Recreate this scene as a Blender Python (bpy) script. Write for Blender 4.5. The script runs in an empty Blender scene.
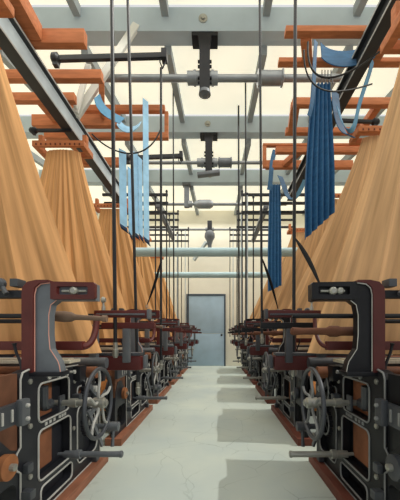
import bpy, bmesh, math, random
from mathutils import Vector, Matrix
random.seed(4)
PI = math.pi
scn = bpy.context.scene
COL = scn.collection
EYE = 1.0
F = 300.0
def at(u, v, y):
    """world point at depth y that the surveyed picture point stands for"""
    return Vector(((u - 217.0) / F * y, y, EYE + (335.0 - v) / F * y))

# ------------------------------------------------------------------ materials
def mat(name, col, rough=0.6, metal=0.0, var=0.12, scale=6.0, spec=0.3, streak=None, uv=False, emit=0.0, bump=0.0):
    m = bpy.data.materials.new(name); m.use_nodes = True
    nt = m.node_tree; N = nt.nodes; L = nt.links
    b = N['Principled BSDF']
    b.inputs['Roughness'].default_value = rough
    b.inputs['Metallic'].default_value = metal
    b.inputs['Specular IOR Level'].default_value = spec
    tc = N.new('ShaderNodeTexCoord'); mp = N.new('ShaderNodeMapping')
    L.new(tc.outputs['UV' if uv else 'Object'], mp.inputs['Vector'])
    if streak: mp.inputs['Scale'].default_value = streak
    nz = N.new('ShaderNodeTexNoise'); nz.inputs['Scale'].default_value = scale; nz.inputs['Detail'].default_value = 4
    L.new(mp.outputs['Vector'], nz.inputs['Vector'])
    cr = N.new('ShaderNodeValToRGB')
    c = Vector(col)
    lo = [max(0, x * (1 - 2*var)) for x in c]; hi = [min(1, x * (1 + 2*var)) for x in c]
    cr.color_ramp.elements[0].position = 0.25; cr.color_ramp.elements[1].position = 0.75
    cr.color_ramp.elements[0].color = (*lo, 1); cr.color_ramp.elements[1].color = (*hi, 1)
    L.new(nz.outputs['Fac'], cr.inputs['Fac'])
    L.new(cr.outputs['Color'], b.inputs['Base Color'])
    if emit:
        L.new(cr.outputs['Color'], b.inputs['Emission Color']); b.inputs['Emission Strength'].default_value = emit
    if bump:
        bp = N.new('ShaderNodeBump'); bp.inputs['Strength'].default_value = bump; bp.inputs['Distance'].default_value = 0.01
        L.new(nz.outputs['Fac'], bp.inputs['Height']); L.new(bp.outputs['Normal'], b.inputs['Normal'])
    return m
def s2l(r, g, b):
    f = lambda v: (v/255/12.92) if v/255 <= 0.04045 else ((v/255 + 0.055)/1.055)**2.4
    return (f(r), f(g), f(b))

M = {}
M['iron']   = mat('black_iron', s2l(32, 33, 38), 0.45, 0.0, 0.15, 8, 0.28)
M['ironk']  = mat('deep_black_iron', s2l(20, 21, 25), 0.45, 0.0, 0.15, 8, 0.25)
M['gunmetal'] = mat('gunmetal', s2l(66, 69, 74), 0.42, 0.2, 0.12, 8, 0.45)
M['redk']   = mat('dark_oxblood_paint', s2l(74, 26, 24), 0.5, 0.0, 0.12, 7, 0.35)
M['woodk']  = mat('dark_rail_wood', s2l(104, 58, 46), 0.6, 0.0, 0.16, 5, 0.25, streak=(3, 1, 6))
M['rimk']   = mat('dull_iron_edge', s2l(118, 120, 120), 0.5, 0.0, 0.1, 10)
M['iron2']  = mat('grey_iron', s2l(96, 100, 104), 0.45, 0.2, 0.12, 8, 0.45)
M['rim']    = mat('pale_iron_edge', s2l(165, 165, 160), 0.5, 0.0, 0.1, 10)  # lighter grey for rims, studs and edge strips
M['steel']  = mat('bright_steel', s2l(150, 150, 142), 0.3, 0.5, 0.08, 10, 0.5)
M['rodm']   = mat('dark_steel_rod', s2l(30, 32, 36), 0.4, 0.0, 0.08, 5, 0.3)
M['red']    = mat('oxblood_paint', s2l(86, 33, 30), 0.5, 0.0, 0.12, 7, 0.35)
M['pink']   = mat('red_edge_highlight', s2l(205, 150, 135), 0.6, 0.0, 0.08, 9)  # pink highlight put into the colour of the gantry edges
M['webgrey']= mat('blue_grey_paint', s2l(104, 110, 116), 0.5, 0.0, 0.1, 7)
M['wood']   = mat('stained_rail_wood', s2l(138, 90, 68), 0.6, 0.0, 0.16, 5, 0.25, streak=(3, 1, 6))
M['orange'] = mat('orange_timber', s2l(184, 114, 74), 0.65, 0.0, 0.12, 6, 0.2, streak=(1, 6, 6))
M['darkor'] = mat('pegs_brown', s2l(96, 44, 28), 0.65)
M['brown']  = mat('brown_thread_roll', s2l(176, 116, 66), 0.8, 0.0, 0.18, 14, 0.1, streak=(6, 1, 1))
M['rust']   = mat('rust_roller', s2l(120, 76, 52), 0.7, 0.0, 0.18, 7)
M['brownd'] = mat('worn_wood_disc', s2l(140, 90, 56), 0.7, 0.0, 0.15, 12)
M['rustd']  = mat('dark_rust_board', s2l(98, 64, 46), 0.75, 0.0, 0.2, 9)
M['picker'] = mat('grey_brown_wood', s2l(122, 100, 84), 0.6, 0.0, 0.15, 6)
M['cloth']  = mat('brown_cloth', s2l(92, 58, 42), 0.85, 0.0, 0.15, 9)
M['reed']   = mat('pale_reed', s2l(196, 190, 172), 0.6, 0.0, 0.1, 30, 0.2, streak=(8, 1, 1))
M['cordL']  = mat('golden_harness_cords', s2l(196, 148, 100), 0.85, 0.0, 0.19, 2.2, 0.08, streak=(26, 1.1, 1), uv=True)
M['cordR']  = mat('tan_harness_cords', s2l(198, 158, 116), 0.85, 0.0, 0.16, 2.2, 0.08, streak=(26, 1.1, 1), uv=True)
M['cards']  = mat('navy_cards', s2l(52, 98, 136), 0.6, 0.0, 0.12, 10, 0.25, streak=(1, 1, 4))
M['cards2'] = mat('steel_blue_cards', s2l(92, 144, 178), 0.6, 0.0, 0.1, 10, 0.25)
M['pale']   = mat('pale_blue_cards', s2l(150, 194, 222), 0.6, 0.0, 0.08, 10, 0.25)
M['dkblue'] = mat('dark_card_edges', s2l(26, 52, 82), 0.7)
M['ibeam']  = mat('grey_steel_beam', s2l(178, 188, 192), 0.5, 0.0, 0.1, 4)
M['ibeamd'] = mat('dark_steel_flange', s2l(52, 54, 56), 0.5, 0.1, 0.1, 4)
M['beam']   = mat('grey_painted_beam', s2l(174, 188, 196), 0.7, 0.0, 0.06, 2)
M['beamd']  = mat('darker_grey_bar', s2l(150, 157, 160), 0.7, 0.0, 0.06, 2)  # glazing bars, a darker grey than the cross beams
M['white']  = mat('whitewashed_strut', s2l(212, 212, 204), 0.7, 0.0, 0.06, 3)
M['pipe']   = mat('pale_blue_pipe', s2l(166, 192, 198), 0.45, 0.0, 0.06, 3, 0.4)
M['door']   = mat('blue_grey_door', s2l(168, 192, 210), 0.6, 0.0, 0.05, 3)
M['doorfr'] = mat('dark_door_frame', s2l(70, 82, 94), 0.6)
M['wall']   = mat('cream_plaster', s2l(240, 236, 220), 0.9, 0.0, 0.03, 1.5, 0.1)
M['sky']    = mat('skylight_glass', s2l(232, 228, 208), 0.9, 0.0, 0.03, 1.6, 0.1, emit=0.86)
M['leather']= mat('black_leather', s2l(14, 14, 16), 0.8, spec=0.1)
M['rubber'] = mat('black_cable_rubber', s2l(24, 24, 26), 0.5)
M['shaft']  = mat('grey_line_shaft', s2l(132, 136, 138), 0.35, 0.4, 0.08, 6, 0.5)

def floor_mat():
    m = bpy.data.materials.new('pale_cracked_concrete'); m.use_nodes = True
    nt = m.node_tree; N = nt.nodes; L = nt.links; b = N['Principled BSDF']
    b.inputs['Roughness'].default_value = 0.85; b.inputs['Specular IOR Level'].default_value = 0.15
    tc = N.new('ShaderNodeTexCoord')
    nz = N.new('ShaderNodeTexNoise'); nz.inputs['Scale'].default_value = 1.6; nz.inputs['Detail'].default_value = 5
    L.new(tc.outputs['Object'], nz.inputs['Vector'])
    add = N.new('ShaderNodeMixRGB'); add.blend_type = 'ADD'; add.inputs['Fac'].default_value = 0.35
    L.new(tc.outputs['Object'], add.inputs['Color1']); L.new(nz.outputs['Color'], add.inputs['Color2'])
    vo = N.new('ShaderNodeTexVoronoi'); vo.feature = 'DISTANCE_TO_EDGE'; vo.inputs['Scale'].default_value = 3.2
    L.new(add.outputs['Color'], vo.inputs['Vector'])
    cr = N.new('ShaderNodeValToRGB')
    cr.color_ramp.elements[0].position = 0.0; cr.color_ramp.elements[0].color = (0.62, 0.63, 0.62, 1)
    cr.color_ramp.elements[1].position = 0.012; cr.color_ramp.elements[1].color = (1, 1, 1, 1)
    L.new(vo.outputs['Distance'], cr.inputs['Fac'])
    c2 = N.new('ShaderNodeValToRGB')
    c2.color_ramp.elements[0].position = 0.3; c2.color_ramp.elements[1].position = 0.7
    c2.color_ramp.elements[0].color = (*s2l(170, 180, 176), 1); c2.color_ramp.elements[1].color = (*s2l(184, 191, 180), 1)
    L.new(nz.outputs['Fac'], c2.inputs['Fac'])
    n2 = N.new('ShaderNodeTexNoise'); n2.inputs['Scale'].default_value = 2.3
    L.new(tc.outputs['Object'], n2.inputs['Vector'])
    c3 = N.new('ShaderNodeValToRGB'); c3.color_ramp.elements[0].position = 0.42; c3.color_ramp.elements[1].position = 0.6
    L.new(n2.outputs['Fac'], c3.inputs['Fac'])
    mx = N.new('ShaderNodeMixRGB'); mx.blend_type = 'MULTIPLY'
    L.new(c3.outputs['Color'], mx.inputs['Fac'])
    L.new(c2.outputs['Color'], mx.inputs['Color1']); L.new(cr.outputs['Color'], mx.inputs['Color2'])
    L.new(mx.outputs['Color'], b.inputs['Base Color'])
    return m
M['floor'] = floor_mat()

# ------------------------------------------------------------------ mesh builder
class MB:
    def __init__(s): s.bm = bmesh.new(); s.mi = 0; s.uv = None
    def _fin(s, before):
        for f in s.bm.faces:
            if f.index == -1 or f not in before: pass
    def mark(s, faces):
        for f in faces: f.material_index = s.mi
    def box(s, c, size, bev=0.0, rot=None):
        r = bmesh.ops.create_cube(s.bm, size=1.0)
        vs = r['verts']
        for v in vs: v.co = Vector((v.co.x*size[0], v.co.y*size[1], v.co.z*size[2]))
        fs = list({f for v in vs for f in v.link_faces})
        s.mark(fs)
        if bev:
            es = list({e for v in vs for e in v.link_edges})
            rr = bmesh.ops.bevel(s.bm, geom=es, offset=bev, segments=2, affect='EDGES', profile=0.7)
            vs = list({v for f in rr['faces'] for v in f.verts} | {v for v in vs if v.is_valid})
            s.mark({f for v in vs for f in v.link_faces})
        Mx = Matrix.Translation(Vector(c)) @ (rot.to_4x4() if rot else Matrix.Identity(4))
        for v in vs: v.co = Mx @ v.co
        return s
    def bx(s, lo, hi, bev=0.0):
        lo, hi = Vector(lo), Vector(hi)
        return s.box((lo+hi)/2, hi-lo, bev)
    def bar(s, p0, p1, w, h, bev=0.0, up=(0, 0, 1)):
        """square bar from p0 to p1"""
        p0, p1 = Vector(p0), Vector(p1); d = (p1-p0); L = d.length; d.normalize()
        u = Vector(up); x = d.cross(u)
        if x.length < 1e-4: x = Vector((1, 0, 0))
        x.normalize(); z = x.cross(d)
        R = Matrix((x, d, z)).transposed()
        return s.box((p0+p1)/2, (w, L, h), bev, R)
    def tube(s, pts, r, n=8, closed=False):
        pts = [Vector(p) for p in pts]; k = len(pts)
        rs = r if isinstance(r, (list, tuple)) else [r]*k
        rings = []
        prev = None
        for i, p in enumerate(pts):
            if closed: t = pts[(i+1) % k] - pts[i-1]
            else: t = pts[min(i+1, k-1)] - pts[max(i-1, 0)]
            t.normalize()
            if prev is None:
                a = Vector((0, 0, 1)) if abs(t.z) < 0.9 else Vector((1, 0, 0))
                x = t.cross(a).normalized()
            else:
                x = (prev - t*prev.dot(t)).normalized()
            prev = x; y = t.cross(x)
            rings.append([s.bm.verts.new(p + (x*math.cos(2*PI*j/n) + y*math.sin(2*PI*j/n))*rs[i]) for j in range(n)])
        fs = []
        m = k if closed else k-1
        for i in range(m):
            A, B = rings[i], rings[(i+1) % k]
            for j in range(n): fs.append(s.bm.faces.new((A[j], A[(j+1) % n], B[(j+1) % n], B[j])))
        if not closed:
            fs.append(s.bm.faces.new(list(reversed(rings[0])))); fs.append(s.bm.faces.new(rings[-1]))
        s.mark(fs); return s
    def cyl(s, p0, p1, r, n=16): return s.tube([p0, p1], r, n)
    def lathe(s, p, axis, prof, n=18):
        """prof: list of (distance along axis, radius)"""
        p, a = Vector(p), Vector(axis).normalized()
        x = a.cross(Vector((0, 0, 1)) if abs(a.z) < 0.9 else Vector((1, 0, 0))).normalized(); y = a.cross(x)
        rings = [[s.bm.verts.new(p + a*d + (x*math.cos(2*PI*j/n) + y*math.sin(2*PI*j/n))*max(r, 1e-4)) for j in range(n)] for d, r in prof]
        fs = []
        for A, B in zip(rings, rings[1:]):
            for j in range(n): fs.append(s.bm.faces.new((A[j], A[(j+1) % n], B[(j+1) % n], B[j])))
        fs.append(s.bm.faces.new(list(reversed(rings[0])))); fs.append(s.bm.faces.new(rings[-1]))
        s.mark(fs); return s
    def ring(s, c, axis, R, r, n=28, m=8):
        c, a = Vector(c), Vector(axis).normalized()
        x = a.cross(Vector((0, 0, 1)) if abs(a.z) < 0.9 else Vector((1, 0, 0))).normalized(); y = a.cross(x)
        return s.tube([c + (x*math.cos(2*PI*i/n) + y*math.sin(2*PI*i/n))*R for i in range(n)], r, m, closed=True)
    def prism(s, outer, holes, conv, t0, t1):
        """outline with holes, conv(p, t) -> 3D, swept from t0 to t1"""
        loops = [outer] + list(holes)
        tmp = bmesh.new(); es = []
        idx = {}
        for lp in loops:
            vs = [tmp.verts.new((p[0], p[1], 0)) for p in lp]
            for a, b in zip(vs, vs[1:] + vs[:1]): es.append(tmp.edges.new((a, b)))
        tmp.verts.index_update()
        bmesh.ops.triangle_fill(tmp, use_beauty=True, use_dissolve=False, edges=es)
        tmp.verts.index_update()
        P = [(v.co.x, v.co.y) for v in tmp.verts]
        T = [[v.index for v in f.verts] for f in tmp.faces]
        tmp.free()
        A = [s.bm.verts.new(conv(p, t0)) for p in P]; B = [s.bm.verts.new(conv(p, t1)) for p in P]
        fs = []
        for t in T:
            fs.append(s.bm.faces.new([A[i] for i in t])); fs.append(s.bm.faces.new([B[i] for i in reversed(t)]))
        k = 0
        for lp in loops:
            n = len(lp)
            for i in range(n):
                a, b = k+i, k+(i+1) % n
                fs.append(s.bm.faces.new((A[a], A[b], B[b], B[a])))
            k += n
        s.mark(fs); return s
    def ribbon(s, pts, wvec, th=0.006):
        pts = [Vector(p) for p in pts]; w = Vector(wvec)/2
        k = len(pts); rows = []
        for i, p in enumerate(pts):
            t = (pts[min(i+1, k-1)] - pts[max(i-1, 0)]).normalized()
            n = t.cross(w).normalized()*th/2
            rows.append([s.bm.verts.new(p+w+n), s.bm.verts.new(p-w+n), s.bm.verts.new(p-w-n), s.bm.verts.new(p+w-n)])
        fs = []
        for A, B in zip(rows, rows[1:]):
            for j in range(4): fs.append(s.bm.faces.new((A[j], A[(j+1) % 4], B[(j+1) % 4], B[j])))
        fs.append(s.bm.faces.new(rows[0])); fs.append(s.bm.faces.new(list(reversed(rows[-1]))))
        s.mark(fs); return s
    def build(s, name, mats, parent=None, flip=False, smooth=35, split=False):
        if split:
            todo = set(s.bm.faces); first = None
            while todo:
                st = [todo.pop()]; isl = [st[0]]
                while st:
                    f = st.pop()
                    for e in f.edges:
                        for g in e.link_faces:
                            if g in todo: todo.discard(g); st.append(g); isl.append(g)
                nb = MB(); vm = {}
                for f in isl:
                    for v in f.verts:
                        if v not in vm: vm[v] = nb.bm.verts.new(v.co)
                for f in isl:
                    nf = nb.bm.faces.new([vm[v] for v in f.verts]); nf.material_index = f.material_index
                o = nb.build(name, mats, parent, flip, smooth); first = first or o
            s.bm.free(); return first
        if flip:
            for v in s.bm.verts: v.co.x = -v.co.x
        bmesh.ops.recalc_face_normals(s.bm, faces=s.bm.faces[:])
        me = bpy.data.meshes.new(name); s.bm.to_mesh(me); s.bm.free()
        for m in (mats if isinstance(mats, (list, tuple)) else [mats]): me.materials.append(M[m])
        if smooth:
            for p in me.polygons: p.use_smooth = True
            me.set_sharp_from_angle(angle=math.radians(smooth))
        o = bpy.data.objects.new(name, me); COL.objects.link(o)
        if parent is not None: o.parent = parent
        return o

def tag(o, label=None, cat=None, group=None, kind=None):
    if label: o['label'] = label
    if cat: o['category'] = cat
    if group: o['group'] = group
    if kind: o['kind'] = kind
    return o
def thing(name, label, cat, loc=(0, 0, 0), group=None):
    o = bpy.data.objects.new(name, None); COL.objects.link(o); o.location = loc; o.empty_display_size = 0.1
    return tag(o, label, cat, group)
def children(o): return list(o.children)
def copy_tree(o, parent=None, name=None):
    c = o.copy(); COL.objects.link(c); c.parent = parent
    for ch in children(o): copy_tree(ch, c)
    return c
def ordinal(k, n=5): return ['nearest', 'second', 'third', 'fourth', 'farthest'][k]
def rrect(y0, y1, z0, z1, r, n=4):
    pts = []
    for cx, cy, a0 in ((y1-r, z1-r, 0), (y0+r, z1-r, PI/2), (y0+r, z0+r, PI), (y1-r, z0+r, 1.5*PI)):
        for i in range(n+1):
            a = a0 + i*PI/2/n; pts.append((cx + r*math.cos(a), cy + r*math.sin(a)))
    return pts
def bez(p0, p1, p2, p3, n=14):
    p0, p1, p2, p3 = map(Vector, (p0, p1, p2, p3)); out = []
    for i in range(n+1):
        t = i/n; out.append(p0*(1-t)**3 + p1*3*t*(1-t)**2 + p2*3*t*t*(1-t) + p3*t**3)
    return out

# ------------------------------------------------------------------ the setting
WALL_Y = 9.7
XL, XR = -4.3, 4.3
mb = MB(); mb.bx((XL-.2, -3.0, -.12), (XR+.2, WALL_Y+.2, 0)); fl = tag(mb.build('floor', 'floor', smooth=0), kind='structure')
mb = MB(); mb.bx((XL-.2, WALL_Y, 0), (XR+.2, WALL_Y+.2, 5.4)); tag(mb.build('wall_back', 'wall', smooth=0), kind='structure')
mb = MB(); mb.bx((XL-.2, -3.0, 0), (XL, WALL_Y, 5.4)); tag(mb.build('wall_left', 'wall', smooth=0), kind='structure')
mb = MB(); mb.bx((XR, -3.0, 0), (XR+.2, WALL_Y, 5.4)); tag(mb.build('wall_right', 'wall', smooth=0), kind='structure')

# saw-tooth skylights between the cross beams
BEAMS = [(3.65, 3.84), (5.47, 5.66), (7.25, 7.44)]
edges_y = [-2.0] + [b for b in BEAMS] + [WALL_Y]
mb = MB()
segs = [(0.4, 3.65), (3.84, 5.47), (5.66, 7.25), (7.44, WALL_Y)]
for y0, y1 in segs:
    a = [mb.bm.verts.new(p) for p in ((XL, y0, 4.74), (XR, y0, 4.74), (XR, y1, 5.02), (XL, y1, 5.02))]
    mb.mark([mb.bm.faces.new(a)])
mb2 = mb.build('ceiling', 'sky', smooth=0); tag(mb2, kind='structure')
n = 1
for (y0, y1) in segs:
    mb = MB()
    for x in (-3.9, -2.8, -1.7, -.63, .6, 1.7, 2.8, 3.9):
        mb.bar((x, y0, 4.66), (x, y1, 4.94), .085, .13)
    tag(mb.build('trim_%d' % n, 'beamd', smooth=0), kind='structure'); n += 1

for k, (y0, y1) in enumerate(BEAMS):
    t = thing('ceiling_beam', ['grey ceiling cross beam nearest the viewer, thick shaft bracket under its middle',
        'grey ceiling cross beam in the middle of the three, second from the viewer',
        'grey ceiling cross beam farthest from the viewer, closest to the door wall'][k], 'beam', (0, y0, 4.7), 'grey ceiling cross beams')
    mb = MB(); mb.bx((XL, 0, 0), (XR, y1-y0, .29)); mb.build('timber', 'beam', t, smooth=0)
    mb = MB(); mb.lathe((-.17, 0, .15), (0, -1, 0), [(0, .055), (.008, .055), (.012, .03), (.03, .026), (.034, .012)], 14); mb.build('bolt', 'steel', t)

# door in the end wall
def uvx(u): return (u-217)/F*WALL_Y
dx0, dx1 = uvx(188), uvx(224); dz = 2.26
d = thing('door_1', None, None, ((dx0+dx1)/2, WALL_Y, 0)); d['kind'] = 'structure'
w = (dx1-dx0)/2
mb = MB(); mb.bx((-w-.05, -.06, 0), (-w, -.0, dz+.06)); mb.bx((w, -.06, 0), (w+.05, 0, dz+.06)); mb.bx((-w, -.06, dz), (w, 0, dz+.06)); mb.build('door_frame', 'doorfr', d, smooth=0)
mb = MB(); mb.bx((-w, -.04, .01), (w, -.002, 1.045), .008); mb.bx((-w, -.04, 1.065), (w, -.002, dz), .008); mb.build('door_leaf', 'door', d)
mb = MB(); mb.lathe((w-.08, -.04, 1.0), (0, -1, 0), [(0, .035), (.01, .035), (.015, .015), (.05, .015), (.06, .03), (.085, .03), (.09, .01)], 12); mb.build('door_knob', 'iron', d)

# ------------------------------------------------------------------ looms
LOOM_Y0, PITCH, NL = 1.05, 1.65, 5
LX, RX = -.95, .815
W = 1.35                                    # loom width behind the aisle-side frame
def make_loom(side):
    fl = side > 0
    t = thing('power_loom', None, None)
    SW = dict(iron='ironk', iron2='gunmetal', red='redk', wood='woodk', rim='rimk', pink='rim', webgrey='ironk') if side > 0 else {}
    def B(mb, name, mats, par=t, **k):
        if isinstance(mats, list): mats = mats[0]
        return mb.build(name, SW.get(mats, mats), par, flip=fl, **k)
    CV = lambda p, a: Vector((a, p[0], p[1]))        # outline in y-z, swept in a
    CA = lambda p, y: Vector((p[0], y, p[1]))        # outline in a-z, swept in y
    # base rails
    for a in (.015, -W-.02):
        mb = MB(); mb.bx((a-.075, 0, 0), (a+.075, 1.33, .065), .006); B(mb, 'base_rail', 'wood')
    # aisle-side end frame with windows
    def frame(a0, a1, detail):
        outer = [(.36, .065), (1.31, .065), (1.31, .60), (1.28, .66), (1.20, .69), (1.06, .70), (1.0, .76), (.94, .80), (.60, .81), (.42, .83), (.375, .82), (.36, .79), (.36, .47), (.335, .45), (.32, .41), (.335, .37), (.36, .35)]
        holes = [rrect(.50, .82, .54, .745, .035), rrect(.50, .84, .235, .50, .035), rrect(.52, .86, .10, .20, .03), rrect(.93, 1.25, .14, .52, .05), rrect(.93, 1.22, .565, .655, .025)]
        mb = MB(); mb.prism(outer, holes, CV, a0, a1)
        o = B(mb, 'end_frame', 'iron', smooth=25)
        if detail:
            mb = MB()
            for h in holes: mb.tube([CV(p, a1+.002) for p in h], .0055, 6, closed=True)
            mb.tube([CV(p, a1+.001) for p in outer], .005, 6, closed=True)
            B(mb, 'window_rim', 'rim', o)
            mb = MB()
            for (y, z) in ((.43, .30), (.43, .55), (.43, .77), (.88, .40), (.89, .70), (1.2, .55), (.90, .22)):
                mb.lathe((a1, y, z), (1, 0, 0), [(0, .014), (.008, .014), (.012, .008)], 8)
            B(mb, 'bolt', 'steel', o, split=True)
            # raised casting marks
            mb = MB()
            for y in (.56, .60, .64, .70, .73, .76): mb.bx((a1, y, .513), (a1+.004, y+.022, .53))
            B(mb, 'casting_mark', 'rim', o, split=True, smooth=0)
    frame(-.025, .025, True)
    frame(-W-.05, -W, False)
    # iron plate and side board added to make the loom's floor shadow solid
    mb = MB(); mb.bx((-.055, .36, .07), (-.03, 1.31, .795)); o = B(mb, 'shadow_plate', 'iron')
    mb = MB(); q = .72 if side < 0 else .80; mb.bx((-.03, .49, .55), (-.026, q, .75)); mb.bx((-.03, .50, .26), (-.026, q, .50)); mb.bx((-.03, .95, .57), (-.026, 1.1, .66)); B(mb, 'rust_panel', 'rust', o, split=True, smooth=0)
    mb = MB(); mb.bx((-.02, .05, .42), (.015, .355, .82), .004); B(mb, 'shadow_board', 'rustd' if side < 0 else 'iron')
    # low rear frame carrying the warp beam
    for a0, a1 in ((-.02, .02), (-W-.045, -W-.005)):
        outer = [(.03, .065), (.40, .065), (.40, .44), (.30, .48), (.22, .56), (.12, .56), (.06, .48), (.03, .30)]
        mb = MB(); mb.prism(outer, [rrect(.10, .34, .12, .32, .04)], CV, a0, a1); B(mb, 'rear_frame', 'iron', smooth=25)
    # bracket bar that carries the let-off
    mb = MB(); mb.bx((.027, .0, .60), (.055, .36, .695), .008)
    o = B(mb, 'let_off_bar', 'gunmetal')
    mb = MB()
    mb.bx((.05, .285, .59), (.085, .345, .71), .014)
    cl = B(mb, 'let_off_clamp', 'iron2', o)
    mb = MB()
    for z in (.62, .68): mb.lathe((.085, .315, z), (1, 0, 0), [(0, .010), (.01, .010), (.014, .005)], 8)
    for y in (.12, .19, .25): mb.bx((.055, y, .62), (.062, y+.012, .675), .003)
    B(mb, 'stud', 'rim', o, split=True)
    mb = MB(); mb.lathe((.03, .24, .43), (1, 0, 0), [(0, .055), (.03, .055), (.034, .045)], 18); o = B(mb, 'belt_pulley', 'brownd' if side < 0 else 'gunmetal')
    mb = MB(); mb.lathe((.064, .24, .43), (1, 0, 0), [(0, .016), (.02, .016), (.024, .008)], 10); B(mb, 'pulley_nut', 'steel', o)
    # warp beam (rear) and inner brown rolls
    mb = MB(); mb.cyl((-W+.02, .20, .42), (-.06, .20, .42), .15, 24); o = B(mb, 'warp_beam', 'brown')
    mb = MB()
    for a in (-.07, -W+.03): mb.lathe((a, .20, .42), (1, 0, 0), [(0, .19), (.02, .19)], 24)
    B(mb, 'warp_flange', 'iron', o, split=True)
    mb = MB(); mb.cyl((-W+.02, .70, .42), (-.06, .70, .42), .20, 24); mb.cyl((-W+.02, .70, .70), (-.09, .70, .70), .07, 16); B(mb, 'cloth_roll', 'rust', split=True)
    mb = MB(); mb.cyl((-W+.02, 1.04, .36), (-.06, 1.04, .36), .15, 20); B(mb, 'take_up_roll', 'iron2')
    # cast C-shaped gantry over the frame
    for a_off, nm in ((0, True), (-W-.02, False)):
        sgn = 1 if nm else -1
        A = lambda a: a_off + sgn*a
        web = [(.045, .815), (.17, .815), (.165, .845), (.158, .868), (.118, .93), (.112, 1.0), (.112, 1.10), (.122, 1.15), (.15, 1.172), (.345, 1.172), (.345, 1.255), (.12, 1.262), (.075, 1.255), (.052, 1.235), (.045, 1.20)]
        mb = MB(); mb.prism([(A(p[0]), p[1]) for p in web], [], CA, .445, .50); g = B(mb, 'gantry', 'webgrey' if side < 0 else 'iron', smooth=25)
        fla = [(-.012, .815), (.045, .815), (.045, 1.20), (.052, 1.235), (.075, 1.255), (.12, 1.262), (.12, 1.272), (.06, 1.272), (.015, 1.262), (-.008, 1.235), (-.012, 1.20)]
        mb = MB(); mb.prism([(A(p[0]), p[1]) for p in fla], [], CA, .425, .525); B(mb, 'flange', 'red', g, smooth=25)
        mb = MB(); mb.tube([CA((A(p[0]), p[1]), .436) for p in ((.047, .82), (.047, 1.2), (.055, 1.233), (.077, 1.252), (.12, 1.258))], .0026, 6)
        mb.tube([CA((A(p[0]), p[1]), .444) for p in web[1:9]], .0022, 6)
        B(mb, 'pale_edge', 'pink' , g)  # highlight lines painted along flange and web
        ar = [(.135, 1.176), (.345, 1.176), (.352, 1.185), (.352, 1.25), (.345, 1.258), (.135, 1.262)]
        mb = MB(); mb.prism([(A(p[0]), p[1]) for p in ar], [[(A(p[0]), p[1]) for p in rrect(.165, .318, 1.198, 1.238, .008)]], CA, .415, .445); B(mb, 'slotted_arm', 'red' if side < 0 else 'iron', g, smooth=25)
        mb = MB(); mb.cyl(CA((A(.185), 1.217), .432), CA((A(.305), 1.217), .432), .0065, 8)
        mb.lathe(CA((A(.245), 1.217), .438), (0, -1, 0), [(-.01, .012), (.0, .02), (.02, .02), (.028, .012)], 12)
        if side > 0: mb.lathe(CA((A(.21), 1.217), .438), (0, -1, 0), [(-.01, .01), (.0, .017), (.02, .017), (.028, .01)], 12)
        B(mb, 'adjusting_bolt', 'steel', g)
        mb = MB(); mb.bx((min(A(-.02), A(.175)), .425, .795), (max(A(-.02), A(.175)), .53, .817), .004); B(mb, 'gantry_foot', 'iron', g)
    # rails that run across the loom
    mb = MB(); mb.bx((-W+.02, .45, 1.185), (-.015, .50, 1.225), .005); o = B(mb, 'top_rail', 'iron')
    mb = MB(); mb.bx((-.075, .43, 1.24), (-.035, .5, 1.28), .006); mb.tube([(-.12, .44, 1.25), (-.10, .43, 1.22), (-.08, .42, 1.20)], .012, 8); mb.lathe((-.13, .45, 1.255), (0, -1, 0), [(0, .03), (.02, .03), (.03, .02)], 12)
    B(mb, 'rail_clamp', 'gunmetal', o, split=True)
    mb = MB(); mb.cyl((-W+.02, .53, 1.10), (-.015 if side < 0 else .42, .53, 1.10), .013, 10); B(mb, 'lower_rod', 'iron')
    mb = MB(); mb.bx((-W+.02, .62, .915), (.20, .665, .965), .006); B(mb, 'breast_rail', 'red')
    mb = MB(); mb.cyl((-W+.02, .58, 1.075), (-.03, .58, 1.075), .012, 8); B(mb, 'thin_rod', 'iron')
    # picking stick
    if side > 0:
        mb = MB(); mb.lathe((-.05, .56, 1.02), (1, 0, 0), [(0, .022), (.10, .026), (.20, .024), (.22, .03), (.26, .03), (.28, .02), (.40, .018), (.46, .022), (.47, .014)], 12)
    else:
        mb = MB(); mb.lathe((.10, .56, 1.10), (1, 0, -.05), [(-.04, .016), (-.03, .026), (.03, .03), (.07, .026), (.09, .016), (.13, .014), (.23, .013), (.235, .018), (.26, .018)], 12)
    B(mb, 'picking_stick', 'picker' if side < 0 else 'cloth')
    # curved red bracket and lay
    mb = MB(); mb.tube(bez((.195, .64, .935), (.235, .66, .935), (.24, .72, 1.0), (.232, .74, 1.12)), [.019 if side < 0 else .012]*15, 8); B(mb, 'curved_bracket', 'red')
    mb = MB(); mb.bx((.08, 1.07, 1.125), (.46, 1.13, 1.175), .006)
    o = B(mb, 'shuttle_box', 'red')
    mb = MB(); mb.bx((.12, 1.10, 1.045), (.50, 1.16, 1.09), .006); B(mb, 'lower_box', 'red' if side < 0 else 'iron', o)
    mb = MB(); mb.bx((.455, 1.062, 1.115), (.475, 1.135, 1.185), .004); mb.bx((.10, 1.055, 1.14), (.44, 1.07, 1.152), .002); B(mb, 'box_plate', 'iron2', o, split=True)
    mb = MB(); mb.lathe((.14, 1.09, 1.17), (0, 0, 1), [(0, .014), (.03, .014), (.04, .008), (.09, .008)], 8); mb.lathe((.125, 1.09, 1.25), (1, 0, 0), [(0, .016), (.012, .024), (.03, .016)], 10)
    B(mb, 'box_catch', 'steel', o)
    mb = MB(); mb.bx((.03, 1.10, .70), (.085, 1.155, 1.075), .008); mb.bx((-W+.1, 1.10, .70), (-W+.155, 1.155, 1.075), .008); mb.bx((.27, 1.10, .80), (.32, 1.15, 1.05), .008); B(mb, 'lay_sword', 'iron2', split=True)
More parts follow.
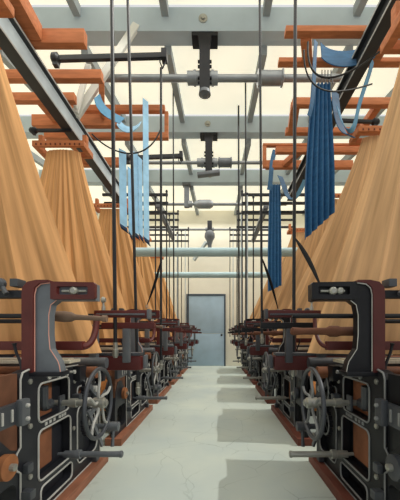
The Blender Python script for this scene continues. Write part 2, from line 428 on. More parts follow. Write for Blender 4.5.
    # cloth, reed and top rolls behind the handwheel
    mb = MB(); mb.cyl((-W+.03, 1.10, .80), (.16, 1.10, .80), .04, 16); B(mb, 'breast_roll', 'iron2')
    mb = MB(); mb.cyl((-W+.03, 1.00, .745), (.13, 1.00, .745), .04, 14); B(mb, 'tension_roll', 'rust')
    mb = MB(); mb.bx((-W+.03, .78, .825), (.05, .93, .845), .004); mb.bx((-W+.03, .80, .845), (.03, .88, .852)); B(mb, 'reed_board', 'reed', split=True)
    mb = MB(); mb.bx((-.45, 1.17, .735), (.39, 1.27, .845), .03); o = B(mb, 'breast_box', 'red')
    mb = MB(); mb.bx((-.45, 1.165, .845), (.38, 1.28, .868), .008); B(mb, 'box_lid', 'gunmetal', o)
    mb = MB(); mb.bx((.40, 1.18, .75), (.42, 1.26, .85), .006); B(mb, 'box_end', 'iron2', o)
    mb = MB(); mb.bx((-.02, 1.16, .655), (.11, 1.22, .755), .015); mb.bx((-.02, .88, .70), (.07, .98, .80), .012); B(mb, 'bearing_block', 'iron', split=True)
    # hand wheel with curved spokes on its shaft
    hy, hz, ha = .72, .60, .255
    mb = MB(); mb.lathe((-.06, hy, hz), (1, 0, 0), [(0, .017), (.14, .017), (.141, .027), (.185, .027), (.186, .020), (.36, .020), (.365, .012)], 14)
    o = B(mb, 'wheel_shaft', 'steel')
    mb = MB(); mb.tube(bez((-.03, hy-.01, hz), (-.02, hy-.13, hz-.01), (.0, hy-.13, hz+.02), (-.0, hy-.14, hz+.12)), .03, 10)
    B(mb, 'shaft_elbow', 'gunmetal', o)
    mb = MB(); mb.bx((.026, hy-.03, hz-.045), (.04, hy+.03, hz+.045), .006); B(mb, 'shaft_bearing', 'gunmetal', o)
    w = MB(); w.ring((ha, hy, hz), (1, 0, 0), .20, .0125, 36, 8); wh = B(w, 'handwheel', 'gunmetal')
    mb = MB(); mb.lathe((ha-.03, hy, hz), (1, 0, 0), [(0, .032), (.06, .032), (.068, .022)], 14); B(mb, 'hub', 'steel', wh)
    for k in range(5):
        a = 2*PI*k/5 + .3; pt = lambda r, b: Vector((ha, hy + r*math.cos(a+b), hz + r*math.sin(a+b)))
        mb = MB(); mb.tube(bez(pt(.025, 0), pt(.09, .55), pt(.12, -.35), pt(.192, .05), 10), .0085, 6); B(mb, 'spoke', 'rim', wh)
    # lower shaft that juts into the aisle
    mb = MB(); mb.lathe((-.09, .80, .265), (1, 0, 0), [(0, .012), (.10, .012), (.101, .021), (.17, .024), (.172, .028), (.20, .028), (.201, .018), (.44, .018), (.442, .021), (.455, .021), (.46, .014)], 14)
    B(mb, 'brake_shaft', 'steel' if side > 0 else 'iron2')
    # second short shaft with a crank near the far end
    mb = MB(); mb.lathe((.02, 1.15, .33), (1, 0, 0), [(0, .02), (.12, .02), (.121, .034), (.21, .034), (.214, .02)], 14); o = B(mb, 'crank_shaft', 'iron2')
    mb = MB(); mb.tube([(.19, 1.15, .33), (.19, 1.14, .25), (.19, 1.13, .19)], [.012, .011, .014], 8); B(mb, 'crank_handle', 'iron2', o)
    # toothed gears on the outside of the frame
    def gear(y, z, r, a, teeth, nm='gear_wheel'):
        pts = []
        for i in range(teeth*4):
            th = 2*PI*i/(teeth*4); rr = r if (i % 4) in (0, 1) else r*.91
            pts.append((y + rr*math.cos(th), z + rr*math.sin(th)))
        hol = []
        for k in range(5):
            c = 2*PI*k/5; q = []
            for i in range(6):
                th = c + .22 + i*(2*PI/5-.44)/5; q.append((y + .78*r*math.cos(th), z + .78*r*math.sin(th)))
            for i in range(4):
                th = c + 2*PI/5 - .42 - i*(2*PI/5-.84)/3; q.append((y + .32*r*math.cos(th), z + .32*r*math.sin(th)))
            hol.append(q)
        mb = MB(); mb.prism(pts, hol, CV, a, a+.022); g = B(mb, nm, 'iron', smooth=25)
        mb = MB(); mb.ring((a+.023, y, z), (1, 0, 0), r*.85, .004, 28, 6); mb.lathe((a, y, z), (1, 0, 0), [(0, .022), (.05, .022), (.055, .012)], 12); B(mb, 'gear_hub', 'rim', g)
    gear(1.07, .62, .145, .05, 26)
    gear(1.02, .40, .095, .05, 18)
    # levers, links
    mb = MB(); mb.bar((.05, .92, .74), (.11, 1.22, .46), .02, .035, .004); mb.bar((.10, .95, .46), (.115, 1.2, .58), .016, .03, .004); mb.bar((.10, .93, .50), (.12, 1.12, .20), .016, .028, .004); B(mb, 'link_lever', 'iron2', split=True)
    mb = MB(); mb.tube(bez((-.02, .44, .83), (-.03, .44, .90), (-.045, .44, .88), (-.05, .43, .96)), [.007]*14 + [.012], 8); B(mb, 'hand_lever', 'iron')
    mb = MB()
    for y in (.60, .69, .78): mb.lathe((.02, y, .775), (1, 0, 0), [(0, .02), (.012, .02), (.013, .007), (.055, .007), (.056, .012), (.066, .012)], 10)
    B(mb, 'set_screw', 'rim', split=True)
    mb = MB()
    for (y, z, l) in ((.38, .24, .05), (.395, .36, .03), (.88, .60, .05)): mb.bx((.025, y-.022, z-.022), (.025+l, y+.022, z+.022), .008)
    mb.bx((.03, 1.14, .07), (.07, 1.2, .12), .006)
    B(mb, 'bearing_cap', 'gunmetal', split=True)
    mb = MB(); mb.bx((-W+.02, 1.14, .20), (-.03, 1.18, .28), .006); mb.bx((-W+.02, .44, .15), (-.03, .48, .23), .006); B(mb, 'cross_tie', 'iron', split=True)
    return t

LOOM_LABEL_L = [
 'black iron loom on the left with a large curved-spoke handwheel, nearest to the viewer',
 'second black iron loom from the front in the row left of the aisle',
 'third loom from the front in the row left of the aisle, middle of that row',
 'fourth loom from the front in the row left of the aisle',
 'last loom of the left row, nearest the blue-grey door']
LOOM_LABEL_R = [
 'black iron loom on the right with a dark slotted arm, nearest to the viewer',
 'second black iron loom from the front in the row right of the aisle',
 'third loom from the front in the row right of the aisle, middle of that row',
 'fourth loom from the front in the row right of the aisle',
 'last loom of the right row, nearest the end wall']
LOOMS = []
for side, X, LB in ((-1, LX, LOOM_LABEL_L), (1, RX, LOOM_LABEL_R)):
    proto = make_loom(side)
    for k in range(NL):
        o = proto if k == 0 else copy_tree(proto)
        o.location = (X, LOOM_Y0 + PITCH*k, 0)
        tag(o, LB[k], 'loom', 'power looms %s of the aisle' % ('left' if side < 0 else 'right'))
        LOOMS.append(o)

# ------------------------------------------------------------------ harness fans above each loom
def make_harness(mname, top_h, bot_h, ztop, zbot):
    t = thing('jacquard_harness', None, None)
    H = ztop - zbot
    bm = bmesh.new(); uvl = bm.loops.layers.uv.new('UVMap')
    na, nt_ = 144, 22
    rows = []
    rnd = random.Random(11)
    ph = [rnd.uniform(-.25, .25) for _ in range(40)]
    for i in range(nt_+1):
        q = i/nt_
        hw = top_h + (bot_h-top_h)*(q**1.12)
        hd = .07 + .085*q
        amp = .008 + .06*q
        row = []
        for j in range(na):
            th = 2*PI*j/na
            c, s_ = math.cos(th), math.sin(th)
            ang = math.asin(max(-1, min(1, c)))
            x = hw*ang/(PI/2)*.5 + hw*c*.5
            f = 5.0*(ang/(PI/2)) + .5*math.sin(3*ang)
            k = int(math.floor(f)) + 20
            fr = f - math.floor(f)
            fold = abs(((fr + ph[k]*.0) % 1.0) - .38)/.62
            y = math.copysign(abs(s_)**.55, s_)*hd - (1 if s_ < 0 else -1)*amp*(fold-.4)*min(1, abs(s_)*2.5)
            row.append(bm.verts.new((x, y, zbot + H*(1-q))))
        rows.append(row)
    for i in range(nt_):
        for j in range(na):
            f = bm.faces.new((rows[i][j], rows[i+1][j], rows[i+1][(j+1) % na], rows[i][(j+1) % na]))
            for lp, (jj, ii) in zip(f.loops, ((j, i), (j, i+1), (j+1, i+1), (j+1, i))): lp[uvl].uv = (jj/na, ii/nt_)
    bm.faces.new(rows[0]); bm.faces.new(list(reversed(rows[-1])))
    bmesh.ops.recalc_face_normals(bm, faces=bm.faces[:])
    me = bpy.data.meshes.new('cord_fan'); bm.to_mesh(me); bm.free(); me.materials.append(M[mname])
    for p in me.polygons: p.use_smooth = True
    me.set_sharp_from_angle(angle=math.radians(40))
    o = bpy.data.objects.new('cord_fan', me); COL.objects.link(o); o.parent = t
    # header boards with pegs
    mb = MB(); w = top_h + .10
    mb.bx((-w, -.13, ztop+.005), (w, -.09, ztop+.07), .004); mb.bx((-w, .09, ztop+.005), (w, .13, ztop+.07), .004)
    for a in (-w+.03, w-.03): mb.bx((a-.03, -.09, ztop+.005), (a+.03, .09, ztop+.07), .004)
    hd = mb.build('needle_board', 'orange', t)
    mb = MB()
    for i in range(10): mb.bx((-w+.05+i*(2*w-.1)/9-.008, -.136, ztop+.015), (-w+.05+i*(2*w-.1)/9+.008, -.13, ztop+.035))
    mb.build('peg', 'darkor', hd)
    mb = MB()
    for a in (-w+.04, w-.04):
        mb.bx((a-.025, -.03, ztop+.07), (a+.025, .03, ztop+.20), .004)
    mb.build('hanger_post', 'orange', t, split=True)
    return t
FAN_L = ['golden fan of harness cords above the nearest loom, cut by the left picture edge',
 'golden harness cord fan second from the front on the left, pointed top in view',
 'golden harness cord fan third from the front on the left side',
 'golden harness cord fan fourth from the front on the left side',
 'farthest golden harness cord fan on the left, near the door wall']
FAN_R = ['tan pleated fan of harness cords above the nearest loom, cut by the right picture edge',
 'tan pleated harness cord fan second from the front on the right',
 'tan pleated harness cord fan third from the front on the right side',
 'tan pleated harness cord fan fourth from the front on the right side',
 'farthest tan harness cord fan on the right, near the end wall']
FANS = []
for side in (-1, 1):
    first = make_harness('cordL', .20, .95, 3.17, .885) if side < 0 else make_harness('cordR', .20, .84, 2.92, .885)
    proto = make_harness('cordL', .20, .89, 3.17, .885) if side < 0 else make_harness('cordR', .24, 1.34, 3.34, .885)
    for k in range(NL):
        o = first if k == 0 else proto if k == 1 else copy_tree(proto)
        x = (-1.69 if k == 0 else -1.83) if side < 0 else (1.42 if k == 0 else 1.97)
        o.location = (x, 1.93 + PITCH*k, 0)
        tag(o, (FAN_L if side < 0 else FAN_R)[k], 'loom harness', 'harness cord fans %s' % ('on the left' if side < 0 else 'on the right'))
        FANS.append(o)

# ------------------------------------------------------------------ steel beams along the room
def ibeam(x, z, y0, y1, label, hw=.055, H=.25):
    t = thing('steel_beam', label, 'steel beam', (x, y0, z))
    L = y1-y0; s = 1 if x < 0 else -1
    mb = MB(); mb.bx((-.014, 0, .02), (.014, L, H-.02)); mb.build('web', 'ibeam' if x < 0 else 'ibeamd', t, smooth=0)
    mb = MB(); mb.bx((-hw, 0, 0), (hw, L, .02)); mb.build('lower_flange', 'ibeamd', t, smooth=0)
    mb = MB(); mb.bx((-hw, 0, H-.02), (hw, L, H)); mb.build('upper_flange', 'ibeamd', t, smooth=0)
    mb = MB(); mb.bx((s*hw, 0, .003), (s*(hw+.004), L, .02)); mb.bx((s*hw, 0, H-.02), (s*(hw+.004), L, H)); mb.build('pale_edge', 'rim', t, smooth=0, split=True)  # lighter strips along the flange edges
    return t
ibeam(-1.71, 3.34, .9, 5.4, 'long grey steel beam running into the room above the left looms')
ibeam(1.31, 3.41, .9, 5.4, 'long dark steel beam running into the room above the right looms', .05, .18)
def bearer(x, z, y0, y1, label):
    mb = MB(); mb.bx((-.045, 0, -.03), (.045, y1-y0, .03), .004); mb.bx((-.02, .02, -.06), (.02, y1-y0-.02, -.03))
    o = mb.build('bearer_bar', 'iron2', None); o.location = (x, y0, z); tag(o, label, 'metal bar')
bearer(-1.07, 3.35, 5.45, 7.3, 'short dark bar pointing at the door, above far left looms')
bearer(.90, 3.35, 5.5, 7.5, 'short dark bar pointing at the end wall, above far right looms')

# ------------------------------------------------------------------ overhead line shafts, hangers, pulleys
SHAFT_H = 4.2
SH_Y = [3.74, 5.57, 7.34, 9.1]
ordn = ['nearest', 'second nearest', 'third nearest', 'farthest']
for k, y in enumerate(SH_Y):
    xr = [1.55, 1.6, 1.7, 1.7][k]
    mb = MB(); mb.cyl((-2.2, 0, 0), (xr, 0, 0), [.042, .032, .036, .032][k], 14)
    t = thing('line_shaft', '%s grey drive shaft running across under the ceiling' % ordn[k], 'drive shaft', (0, y, SHAFT_H), 'overhead line shafts')
    mb.build('shaft_rod', 'shaft', t)
    xc = -.17 if k < 3 else -.22
    mb = MB()
    if k == 2: mb.lathe((-.55, 0, 0), (1, 0, 0), [(0, .05), (.04, .075), (.1, .105), (.38, .105), (.44, .075), (.46, .05)], 16); mb.cyl((-.70, 0, 0), (-.6, 0, 0), .08, 12)
    elif k < 2: mb.lathe((xc-.20, 0, 0), (1, 0, 0), [(0, .06), (.002, .075), (.38, .075), (.382, .06)], 16); mb.lathe((xc-.12, 0, 0), (1, 0, 0), [(0, .085), (.03, .085)], 16); mb.lathe((xc+.1, 0, 0), (1, 0, 0), [(0, .085), (.03, .085)], 16)
    else: mb.lathe((xc-.13, 0, 0), (1, 0, 0), [(0, .06), (.1, .06), (.1, .09), (.16, .09), (.16, .06), (.26, .06)], 14)
    mb.build('coupling', 'shaft', t)
    if k < 2:
        px = [.50, .02][k]; pw = [.33, .26][k]; pr = .095
        mb = MB(); mb.lathe((px, 0, 0), (1, 0, 0), [(0, pr*.6), (.01, pr), (.03, pr), (.035, pr*.85), (pw-.035, pr*.85), (pw-.03, pr), (pw-.01, pr), (pw, pr*.6)], 20); mb.build('pulley', 'shaft' if k == 0 else 'iron2', t)
# hanger brackets under the beams
for k, (y, zt) in enumerate(((3.745, 4.7), (5.565, 4.7))):
    t = thing('shaft_hanger', ['black iron bracket under the nearest ceiling beam, holding the nearest shaft',
                               'smaller black iron bracket under the second ceiling beam with a tilted drip pan'][k], 'bracket', (-.15, y, zt), 'shaft hanger brackets')
    mb = MB(); mb.bx((-.16, -.09, -.05), (.16, .09, -.002), .008); mb.build('flange_plate', 'ironk', t)
    mb = MB()
    mb.prism([(-.085, -.05), (.085, -.05), (.065, -.16), (.062, -.72), (-.062, -.72), (-.065, -.16)], [], lambda p, q: Vector((p[0], q, p[1])), -.11, -.045)
    mb.build('stem', 'ironk', t)
    mb = MB()
    if k == 0: mb.lathe((0, -.075, -.71), (0, 0, -1), [(0, .055), (.01, .07), (.05, .075), (.06, .05), (.075, .03)], 16)
    else:
        mb.bar((-.21, -.08, -.78), (.20, -.08, -.73), .12, .06, .012)
    mb.build('oil_cup' if k == 0 else 'drip_pan', 'iron2', t)
    mb = MB()
    for z in (-.36, -.42, -.56, -.62): mb.cyl((-.085, -.078, z), (.085, -.078, z), .018, 8)
    mb.build('clamp_bolt', 'ironk', t)
t = thing('shaft_hanger', 'small black pear-shaped bracket gripping the farthest shaft from below', 'bracket', (-.22, 9.1, SHAFT_H), 'shaft hanger brackets')
mb = MB(); mb.lathe((0, -.05, -.75), (0, 0, 1), [(0, .06), (.25, .06), (.4, .1), (.5, .16), (.62, .15), (.7, .07)], 14); mb.build('stem', 'iron2', t)
mb = MB(); mb.bx((-.07, -.1, -.1), (.07, .1, .24), .02); mb.build('clamp', 'iron', t)
mb = MB(); mb.bar((-.1, -.05, -.4), (-.5, .3, -.85), .08, .08); mb.build('brace', 'ibeam', t)
t = thing('shaft_hanger', 'short grey bracket dropping from the farthest ceiling beam to the third shaft', 'bracket', (-.74, 7.34, 4.7), 'shaft hanger brackets')
mb = MB(); mb.bx((-.1, -.08, -.06), (.1, .08, -.002), .006); mb.build('flange_plate', 'iron2', t)
mb = MB(); mb.bar((0, 0, -.06), (0, 0, -.58), .12, .1); mb.build('stem', 'iron2', t)

# pale blue pipes
for (y, z, r, x0, x1, lb) in ((6.12, 2.69, .09, XL, XR, 'thicker pale blue pipe crossing above the aisle, the upper of two'),
                              (7.8, 2.56, .075, XL, XR, 'thinner pale blue pipe crossing above the door, the lower of two')):
    t = thing('water_pipe', lb, 'pipe', (0, y, z), 'pale blue overhead pipes')
    mb = MB(); mb.cyl((x0, 0, 0), (x1, 0, 0), r, 20); mb.build('pipe_run', 'pipe', t)
    mb = MB()
    for x in (x0, x1): mb.lathe((x - .03*(1 if x > 0 else -1) - .03, 0, 0), (1, 0, 0), [(0, r*1.3), (.06, r*1.3)], 18)
    mb.build('wall_collar', 'pipe', t, split=True)

# ------------------------------------------------------------------ timber jacquard frames
def timber_frame(label, beams, links, group):
    """beams: (x0, x1, y, z0, h, d); links: (p0, p1, w, h)"""
    b0 = beams[0]
    t = thing('timber_frame', label, 'timber frame', (b0[0], b0[2], b0[3]), group)
    o0 = Vector(t.location)
    for (x0, x1, y, z0, h, d) in beams:
        mb = MB(); mb.bx(Vector((x0, y, z0))-o0, Vector((x1, y+d, z0+h))-o0, .005); mb.build('beam', 'orange', t)
    for (p0, p1, w, h) in links:
        mb = MB(); mb.bar(Vector(p0)-o0, Vector(p1)-o0, w, h, .004); mb.build('link', 'orange', t)
    return t
Z = 3.60
def tb(u, v0, v1, xo, h=2.60, d=.07):
    """beam whose end, top and back lower edge were surveyed"""
    yb = 300*h/(335-v1); yf = yb-d
    return ((u-217)/300*yf, xo, yf, EYE+h, (335-v0)*yf/300-h, d)
def TF(label, beams, links, group):
    bs = []
    for b in beams:
        x0, x1 = sorted((b[0], b[1])); bs.append((x0, x1, b[2], b[3], b[4], b[5]))
    return timber_frame(label, bs, links, group)
def mid(b, x, dz=0): return Vector((x, b[2]+b[5]/2, b[3]+b[4]/2+dz))
def link(a, b, x0, x1, w=.08, h=.08): 
    p, q = mid(a, x0), mid(b, x1); p.y += a[5]/2; q.y -= b[5]/2
    return (p, q, w, h)
GLF, GRF = 'orange timber frames on the left', 'orange timber frames on the right'
A, Bm = tb(84, 28, 50, -2.1), tb(101, 69, 84, -2.2)
TF('orange timber frame over the left steel beam, nearest to the viewer with a thick end', [A, Bm], [((-1.62, 2.2, 3.72), (-1.62, A[2], 3.68), .13, .14), link(A, Bm, -1.85, -1.85)], GLF)
A, Bm = tb(74, 92, 105, -2.3), tb(120, 114, 129, -2.3)
TF('orange timber frame over the left steel beam, second from the viewer behind white strut', [A, Bm], [link(A, Bm, -1.98, -1.98, .10, .09), (Vector((-1.34, 3.48, 3.94)), Vector((-1.42, Bm[2], 3.70)), .06, .10)], GLF)
A, Bm = tb(168, 132, 141, -2.3, 2.62), tb(166, 114, 120, -2.3, 2.98)
Bm = (Bm[0], Bm[1], A[2], Bm[3], .08, A[5])
Cm = tb(122, 157, 168, -2.4)
TF('orange timber frame on the left with an open rectangular end, pale blue cards below it', [A, Bm, Cm], [((A[0]-.025, A[2]+.035, A[3]+A[4]), (A[0]-.025, A[2]+.035, Bm[3]), .05, .05), link(A, Cm, -2.0, -2.0)], GLF)
A, Bm = tb(286, 25, 39, 2.2), tb(279, 57, 68, 2.0)
TF('orange timber frame over the right steel beam, nearest to the viewer', [A, Bm], [link(A, Bm, .78, .86, .09, .09), link(A, Bm, 1.50, 1.50)], GRF)
A, Bm = tb(293, 97, 109, 2.2), tb(286, 127, 136, 2.2)
TF('orange timber frame over the right steel beam, middle of three', [A, Bm], [link(A, Bm, .90, .96, .10, .09), link(A, Bm, 1.85, 1.85)], GRF)
A, Bm, Cm = tb(263, 143, 148, 2.1, 2.66, .06), tb(276, 146, 155, 2.1, 2.56), tb(266, 160, 170, 2.1, 2.58)
TF('small orange timber frame on the right, farthest with an open end', [A, Bm, Cm], [((A[0]+.025, A[2]+.03, A[3]), (A[0]+.025, A[2]+.03, A[3]-.30), .05, .05), link(Bm, Cm, 1.16, 1.05)], GRF)

# whitewashed struts
def strut(p0, p1, w, label):
    t = bpy.data.objects.new  # noqa
    p0, p1 = Vector(p0), Vector(p1)
    mb = MB(); mb.bar(Vector((0, 0, 0)), p1-p0, w, w*.5, .004, up=(0, 1, 0))
    d = (p1-p0).normalized()
    mb.lathe(d*.05 + Vector((0, -w*.5, 0)), (0, -1, 0), [(-.02, .02), (.01, .02), (.014, .008)], 8)
    o = mb.build('roof_strut', 'white', None); o.location = p0
    tag(o, label, 'strut')
strut((-1.66, 3.53, 3.57), (-.98, 3.66, 4.78), .09, 'longer whitewashed strut rising from the left steel beam to the ceiling beam')
strut((-1.63, 3.46, 3.565), (-1.50, 3.5, 4.15), .065, 'shorter steep whitewashed strut on the left steel beam')

# ------------------------------------------------------------------ levers and vertical rods
def lever(p0, p1, r, label, fork=True, group='overhead lever bars'):
    p0, p1 = Vector(p0), Vector(p1)
    t = thing('lever_bar', label, 'lever', p0, group); L = p1-p0
    mb = MB(); mb.bar((0, 0, 0), L, r*1.6, r*2, .004); mb.build('bar', 'rodm', t)
    d = L.normalized()
    mb = MB(); mb.lathe(-d*.05, d, [(0, r*1.2), (.02, r*2.1), (.07, r*2.1), (.09, r*1.2)], 12); mb.bar(-d*.0+Vector((0, 0, -r*3)), Vector((0, 0, r*2)), r*2, r*2)
    mb.build('pivot', 'rodm', t)
    mb = MB()
    if fork:
        mb.bx(L-d*.06-Vector((0, r*1.8, r*1.8)), L+Vector((0, r*1.8, r*1.8)), .004)
        for s in (-1, 1): mb.tube([L-d*.05+Vector((s*.028, 0, -r)), L-d*.05+Vector((s*.03, 0, -.07)), L-d*.05+Vector((0, 0, -.14))], .008, 6)
        mb.build('fork', 'iron', t)
    return t
lever(at(56, 59, 3.4), at(167, 56, 3.4), .028, 'longest black lever bar high on the left below the nearest ceiling beam')
lever(at(128, 158, 5.2), at(183, 156, 5.2), .032, 'dark lever bar across on the left level with the small grey pulley')
lever(at(34, 130.5, 3.42), at(72, 130.5, 3.42), .016, 'short black rod sticking out left from the left steel beam', fork=False)
lever(at(375, 122, 3.5), at(338, 120.5, 3.5), .018, 'short black rod sticking out right from the right steel beam', fork=False)

def rod(p0, p1, r, label, base=True, group=None, cap=False):
    p0, p1 = Vector(p0), Vector(p1); L = p1-p0; d = L.normalized()
    t = thing('lifting_rod', label, 'rod', p0, group)
    mb = MB(); mb.tube([(0, 0, 0), L*.5, L], r, 10); mb.build('rod_shank', 'rodm', t)
    mb = MB(); mb.lathe((0, 0, 0), d, [(-.02, r*1.0), (0, r*1.6), (.04, r*1.6), (.045, r*1.25), (.09, r*1.2)], 12); mb.build('coupling', 'steel', t)
    if cap:
        mb = MB(); mb.lathe(L, d, [(-.03, r*1.2), (-.025, r*2.2), (.02, r*2.2), (.03, r)], 10); mb.build('end_nut', 'rodm', t)
    return t
GL, GR = 'vertical lifting rods of the left looms', 'vertical lifting rods of the right looms'
rods_left = [(111.5, 0, 115.5, 355, 2.15, .0135, 'nearest thick vertical rod on the left, standing on the first loom'),
 (127, 0, 138, 392, 2.75, .0135, 'second thick vertical rod from the viewer on the left, leaning slightly'),
 (161, 68, 161, 368, 3.45, .014, 'vertical rod hung from the fork of the longest black lever on the left'),
 (173, 45, 174, 360, 4.75, .011, 'thin tall vertical rod just right of the forked rod on the left')]
for (u0, v0, u1, v1, y, r, lb) in rods_left:
    rod(at(u1, v1, y), at(u0, v0 - (30 if v0 == 0 else 0), y), r, lb, group=GL)
rods_right = [(295.5, 0, 293.5, 374, 2.35, .0135, 'nearest thick vertical rod on the right, left of the navy cards'),
 (259.5, 0, 262, 342, 3.25, .0135, 'second thick vertical rod from the viewer on the right'),
 (245.5, 48, 246, 344, 4.5, .013, 'tall thin vertical rod on the right starting at the ceiling glass bar'),
 (238.5, 92, 239, 340, 5.2, .016, 'vertical rod on the right with a nut at its top')]
for (u0, v0, u1, v1, y, r, lb) in rods_right:
    rod(at(u1, v1, y), at(u0, v0 - (30 if v0 == 0 else 0), y), r, lb, group=GR, cap=v0 > 0)

# racks of thin rods and bars above the far looms
def rack(side, X, y, z, w, nrod, label, zb=1.0):
    """frame of horizontal bars from which several rods hang to a far loom"""
    t = thing('rod_rack', label, 'rod rack', (X, y, z), 'rod racks over the far looms')
    s = -side
    for (dy, dz, l) in ((0, 0, w), (.08, -.12, w*.94), (-.05, -.34, w*1.0)):
        mb = MB(); mb.bar((-s*1.1, dy, dz), (s*l, dy, dz), .04, .045, .004); mb.build('cross_bar', 'rodm', t)
    for i in range(nrod):
        a = s*(w - .02 - i*.085*(1+.1*i))
        mb = MB(); mb.cyl((a, -.02, zb - z), (a, -.02, .06 - .05*i), .012, 8); o = mb.build('hanging_rod', 'rodm' if i % 2 == 0 else 'ibeam', t)
        mb = MB(); mb.lathe((a, -.02, .03-.05*i), (0, 0, 1), [(0, .02), (.03, .024), (.05, .012)], 8); mb.build('rod_nut', 'rodm', o)
    return t
rack(-1, -1.0, 5.5, 3.57, .10, 3, 'rod rack over the third loom on the left', .95)
rack(-1, -1.05, 7.17, 3.9, .14, 3, 'rod rack over the fourth loom on the left', .95)
rack(-1, -1.02, 8.83, 4.09, .20, 4, 'rod rack over the last loom on the left', .95)
rack(1, .76, 5.5, 3.57, .32, 3, 'rod rack over the third loom on the right', .95)
rack(1, .76, 7.17, 3.9, .30, 3, 'rod rack over the fourth loom on the right', .95)
rack(1, .72, 8.83, 4.09, .36, 4, 'rod rack over the last loom on the right', .95)

# ------------------------------------------------------------------ leather picking straps
def strap(p0, p1, label):
    p0, p1 = Vector(p0), Vector(p1); L = p1-p0
    t = thing('picking_strap', label, 'leather strap', p0, 'black leather picking straps')
    pts = [L*q + Vector((.012*math.sin(q*PI), 0, 0)) for q in [i/12 for i in range(13)]]
    rr = [.004 + .011*math.sin(PI*min(1, (i/12)**.85)) for i in range(13)]
    mb = MB(); mb.tube(pts, rr, 10); mb.build('strap_body', 'leather', t)
    mb = MB(); mb.ring(L + Vector((0, 0, -.015)), (0, 1, 0), .012, .004, 12, 6); mb.build('hook', 'steel', t)
strap(at(295, 238, 2.30), at(321, 287, 1.60), 'black leather strap hanging above the slotted arm of the nearest right loom')
strap(at(261.5, 257, 3.28), at(278, 309, 3.15), 'black leather strap above the arm of the second right loom')
strap(at(160.5, 262, 3.45), at(147, 305, 3.2), 'black leather strap above the arm of the second left loom')

# ------------------------------------------------------------------ punched card chains
def pleated(x0, x1, y, ztop, zl, zr, nf, dep, par, mats, top_scale=.62):
    mb = MB(); bm = mb.bm
    cols = nf*2+1; rows = 12; G = []
    xm = x1 - (x1-x0)*.35
    for f in (0, 1):
        g = []
        for i in range(rows+1):
            q = i/rows; r = []
            for j in range(cols):
                c = j/(cols-1)
                x = x0 + (x1-x0)*c
                sc = top_scale + (1-top_scale)*min(1, q*1.6)
                x = xm + (x-xm)*sc
                zb = zl + (zr-zl)*c + (.02 if j % 2 else 0)
                yy = y + (dep if j % 2 else -dep)*(.45+.55*q) + (.012 if f else -.012)
                r.append(bm.verts.new((x, yy, ztop + (zb-ztop)*q)))
            g.append(r)
        G.append(g)
    fs = []
    for g in G:
        for i in range(rows):
            for j in range(cols-1): fs.append(bm.faces.new((g[i][j], g[i+1][j], g[i+1][j+1], g[i][j+1])))
    mb.mark(fs); ed = []
    A, Bq = G
    for j in range(cols-1):
        ed.append(bm.faces.new((A[rows][j], A[rows][j+1], Bq[rows][j+1], Bq[rows][j]))); ed.append(bm.faces.new((A[0][j], A[0][j+1], Bq[0][j+1], Bq[0][j])))
    for i in range(rows):
        for j in (0, cols-1): ed.append(bm.faces.new((A[i][j], A[i+1][j], Bq[i+1][j], Bq[i][j])))
    for f in ed: f.material_index = 1
    return mb.build('folded_cards', mats, par, smooth=20)
# right, near
yc = 2.92
t = thing('card_chain', 'large bundle of navy punched cards hanging beside the nearest right steel beam', 'punched cards', (0, 0, 0), 'blue card chains')
p_ = at(319, 240, yc)
pleated(at(304, 0, yc).x, at(333, 0, yc).x, yc, at(0, 84, yc).z, at(0, 241, yc).z, at(0, 214, yc).z, 5, .035, t, ['cards', 'dkblue'])
ys = 2.80
def PX(u, v, y): return at(u, v, y)
mb = MB(); mb.ribbon(bez(PX(321, 50, ys), PX(330, 62, ys), PX(355, 62, ys), PX(374, 50, ys)), (0, .03, .17), .008); mb.build('upper_loop', 'cards', t)
mb = MB(); mb.ribbon(bez(PX(316, 41, ys), PX(313, 70, ys), PX(316, 92, ys), PX(309, 116, ys)), (.04, .03, 0), .006); mb.build('side_strip', 'cards', t)
mb = MB(); mb.ribbon(bez(PX(374, 50, ys+.02), PX(372, 75, ys+.02), PX(361, 90, ys+.04), PX(356, 120, ys+.06)), (.045, .05, .0), .006); mb.build('return_strip', 'cards2', t)
mb = MB(); mb.ribbon(bez(PX(356, 120, ys+.06), PX(352, 138, ys+.06), PX(344, 134, ys+.06), PX(338, 108, ys+.06)), (.05, .06, .0), .006); mb.build('return_strip', 'cards2', t)
mb = MB(); mb.ribbon(bez(PX(335, 92, yc-.02), PX(337, 125, yc-.02), PX(342, 136, yc-.02), PX(352, 136, yc-.02)), (.09, .05, .0), .006); mb.build('lower_loop', 'cards', t)
mb = MB()
for i in range(4): mb.tube([PX(321+4*i, 84, yc), PX(322+3*i, 76, yc), PX(322+3*i, 70, yc)], .005, 6)
mb.build('lacing_cord', 'rubber', t, split=True)
# right, far
yc = 4.62
t = thing('card_chain', 'smaller navy punched card bundle farther back, hanging beside the second right rod', 'punched cards', (0, 0, 0), 'blue card chains')
pleated(at(269.5, 0, yc).x, at(283.5, 0, yc).x, yc+.18, at(0, 179, yc).z, at(0, 291, yc).z, at(0, 284, yc).z, 4, .03, t, ['cards', 'dkblue'], .8)
mb = MB(); mb.ribbon(bez(PX(275, 150, yc), PX(270, 165, yc), PX(272, 178, yc), PX(269, 190, yc)), (.07, .03, 0), .006); mb.build('side_strip', 'cards', t)
mb = MB(); mb.ribbon(bez(PX(280, 176, yc+.05), PX(285, 186, yc+.05), PX(286, 198, yc+.05), PX(292, 200, yc+.05)), (.09, .05, .0), .006); mb.build('lower_loop', 'cards', t)
mb = MB(); mb.ribbon(bez(PX(292, 200, yc+.05), PX(299, 196, yc+.05), PX(304, 184, yc+.05), PX(310, 165, yc+.05)), (.07, .05, .0), .006); mb.build('return_strip', 'cards2', t)
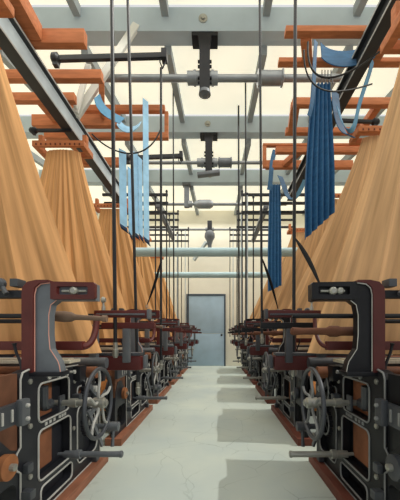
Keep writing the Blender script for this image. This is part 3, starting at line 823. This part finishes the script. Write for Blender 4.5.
# left, pale
yc = 3.95
t = thing('card_chain', 'pale blue punched card strips hanging under the left timber frames', 'punched cards', (0, 0, 0), 'blue card chains')
for (u, v0, v1, w, dy, vt) in ((122.5, 150, 226, .08, 0, 0), (129.5, 168, 234, .03, .06, 0), (134.5, 152, 233, .07, .03, 0), (140, 158, 236, .04, .07, 0), (145.5, 100, 239, .06, -.05, 0)):
    mb = MB(); mb.ribbon([PX(u, v0, yc+dy), PX(u+.4, (v0+v1)/2, yc+dy), PX(u+1, v1, yc+dy)], (w, .05, -.02), .008); o = mb.build('card_strip', 'pale', t)
    mb = MB(); mb.ribbon([PX(u+1, v1, yc+dy), PX(u+1.3, v1+2.5, yc+dy), PX(u+2.5, v1+5, yc+dy+.03)], (w, .05, -.05), .012); mb.build('strip_end', 'dkblue', o)
mb = MB(); mb.ribbon(bez(PX(97, 96, 3.5), PX(100, 112, 3.5), PX(112, 116, 3.55), PX(122, 121, 3.6)), (.05, .05, .1), .008); mb.build('upper_loop', 'cards2', t)
mb = MB(); mb.ribbon(bez(PX(118, 122, 3.72), PX(124, 132, 3.72), PX(133, 132, 3.72), PX(140, 124, 3.72)), (.02, .05, .1), .008); mb.build('upper_loop', 'pale', t)

# cables
def cable(pts, r, label):
    o0 = Vector(pts[0]); mb = MB(); mb.tube([Vector(p)-o0 for p in pts], r, 8)
    o = mb.build('slack_cable', 'rubber', None); o.location = o0; tag(o, label, 'cable', 'slack black cables')
cable(bez(PX(92, 134, 3.62), PX(112, 156, 3.62), PX(148, 166, 3.62), PX(161, 128, 3.70), 20), .009, 'slack black cable sagging in front of the pale blue cards')
cable(bez(PX(308, 42, 2.46), PX(304, 96, 2.46), PX(345, 80, 2.50), PX(379, 52, 2.52), 20), .008, 'upper slack black cable looping under the nearest right timber frame')
cable(bez(PX(304, 50, 2.48), PX(302, 106, 2.48), PX(345, 92, 2.70), PX(372, 84, 2.78), 20), .007, 'lower slack black cable looping across the navy cards')

# ------------------------------------------------------------------ light, world, camera
wd = bpy.data.worlds.new('day'); scn.world = wd; wd.use_nodes = True
bg = wd.node_tree.nodes['Background']; bg.inputs['Color'].default_value = (.97, .98, 1.0, 1); bg.inputs['Strength'].default_value = 0.75
sd = bpy.data.lights.new('sun', 'SUN'); sd.energy = 1.8; sd.angle = math.radians(.6); sd.color = (1, .98, .92)
so = bpy.data.objects.new('sun', sd); COL.objects.link(so)
dirv = Vector((-.70, .05, -.72)); so.rotation_euler = dirv.to_track_quat('-Z', 'Y').to_euler()
# the thread sheets and open gear let the sun through; the loom frames and added side plates stop it
blk = bpy.data.collections.new('sun_blockers')
def addall(o):
    if o.type == 'MESH' and o.name.split('.')[0] in ('end_frame', 'shadow_plate', 'shadow_board', 'rear_frame', 'base_rail', 'warp_beam'): blk.objects.link(o)
    for c in o.children: addall(c)
for o in LOOMS: addall(o)
blk.objects.link(fl)
so.light_linking.blocker_collection = blk
# daylight from the glass roof
for (y0, y1, e) in ((.8, 3.5, 52), (3.9, 5.4, 32), (5.7, 7.2, 36), (7.5, 9.5, 58)):
    ld = bpy.data.lights.new('roof_daylight', 'AREA'); ld.shape = 'RECTANGLE'; ld.size = 5.0; ld.size_y = y1-y0; ld.energy = e; ld.color = (1, .98, .95)
    lo = bpy.data.objects.new('roof_daylight', ld); COL.objects.link(lo); lo.location = (0, (y0+y1)/2, 4.62)

cam = bpy.data.cameras.new('camera'); co = bpy.data.objects.new('camera', cam); COL.objects.link(co)
co.location = (0, 0, EYE); co.rotation_euler = (PI/2, 0, 0)
cam.sensor_fit = 'AUTO'; cam.sensor_width = 36; cam.lens = F/500*36
cam.shift_x = -17/500; cam.shift_y = 85/500; cam.clip_start = .05
scn.camera = co
scn.view_settings.view_transform = 'Standard'; scn.view_settings.look = 'None'
scn.view_settings.exposure = 0; scn.view_settings.gamma = 1
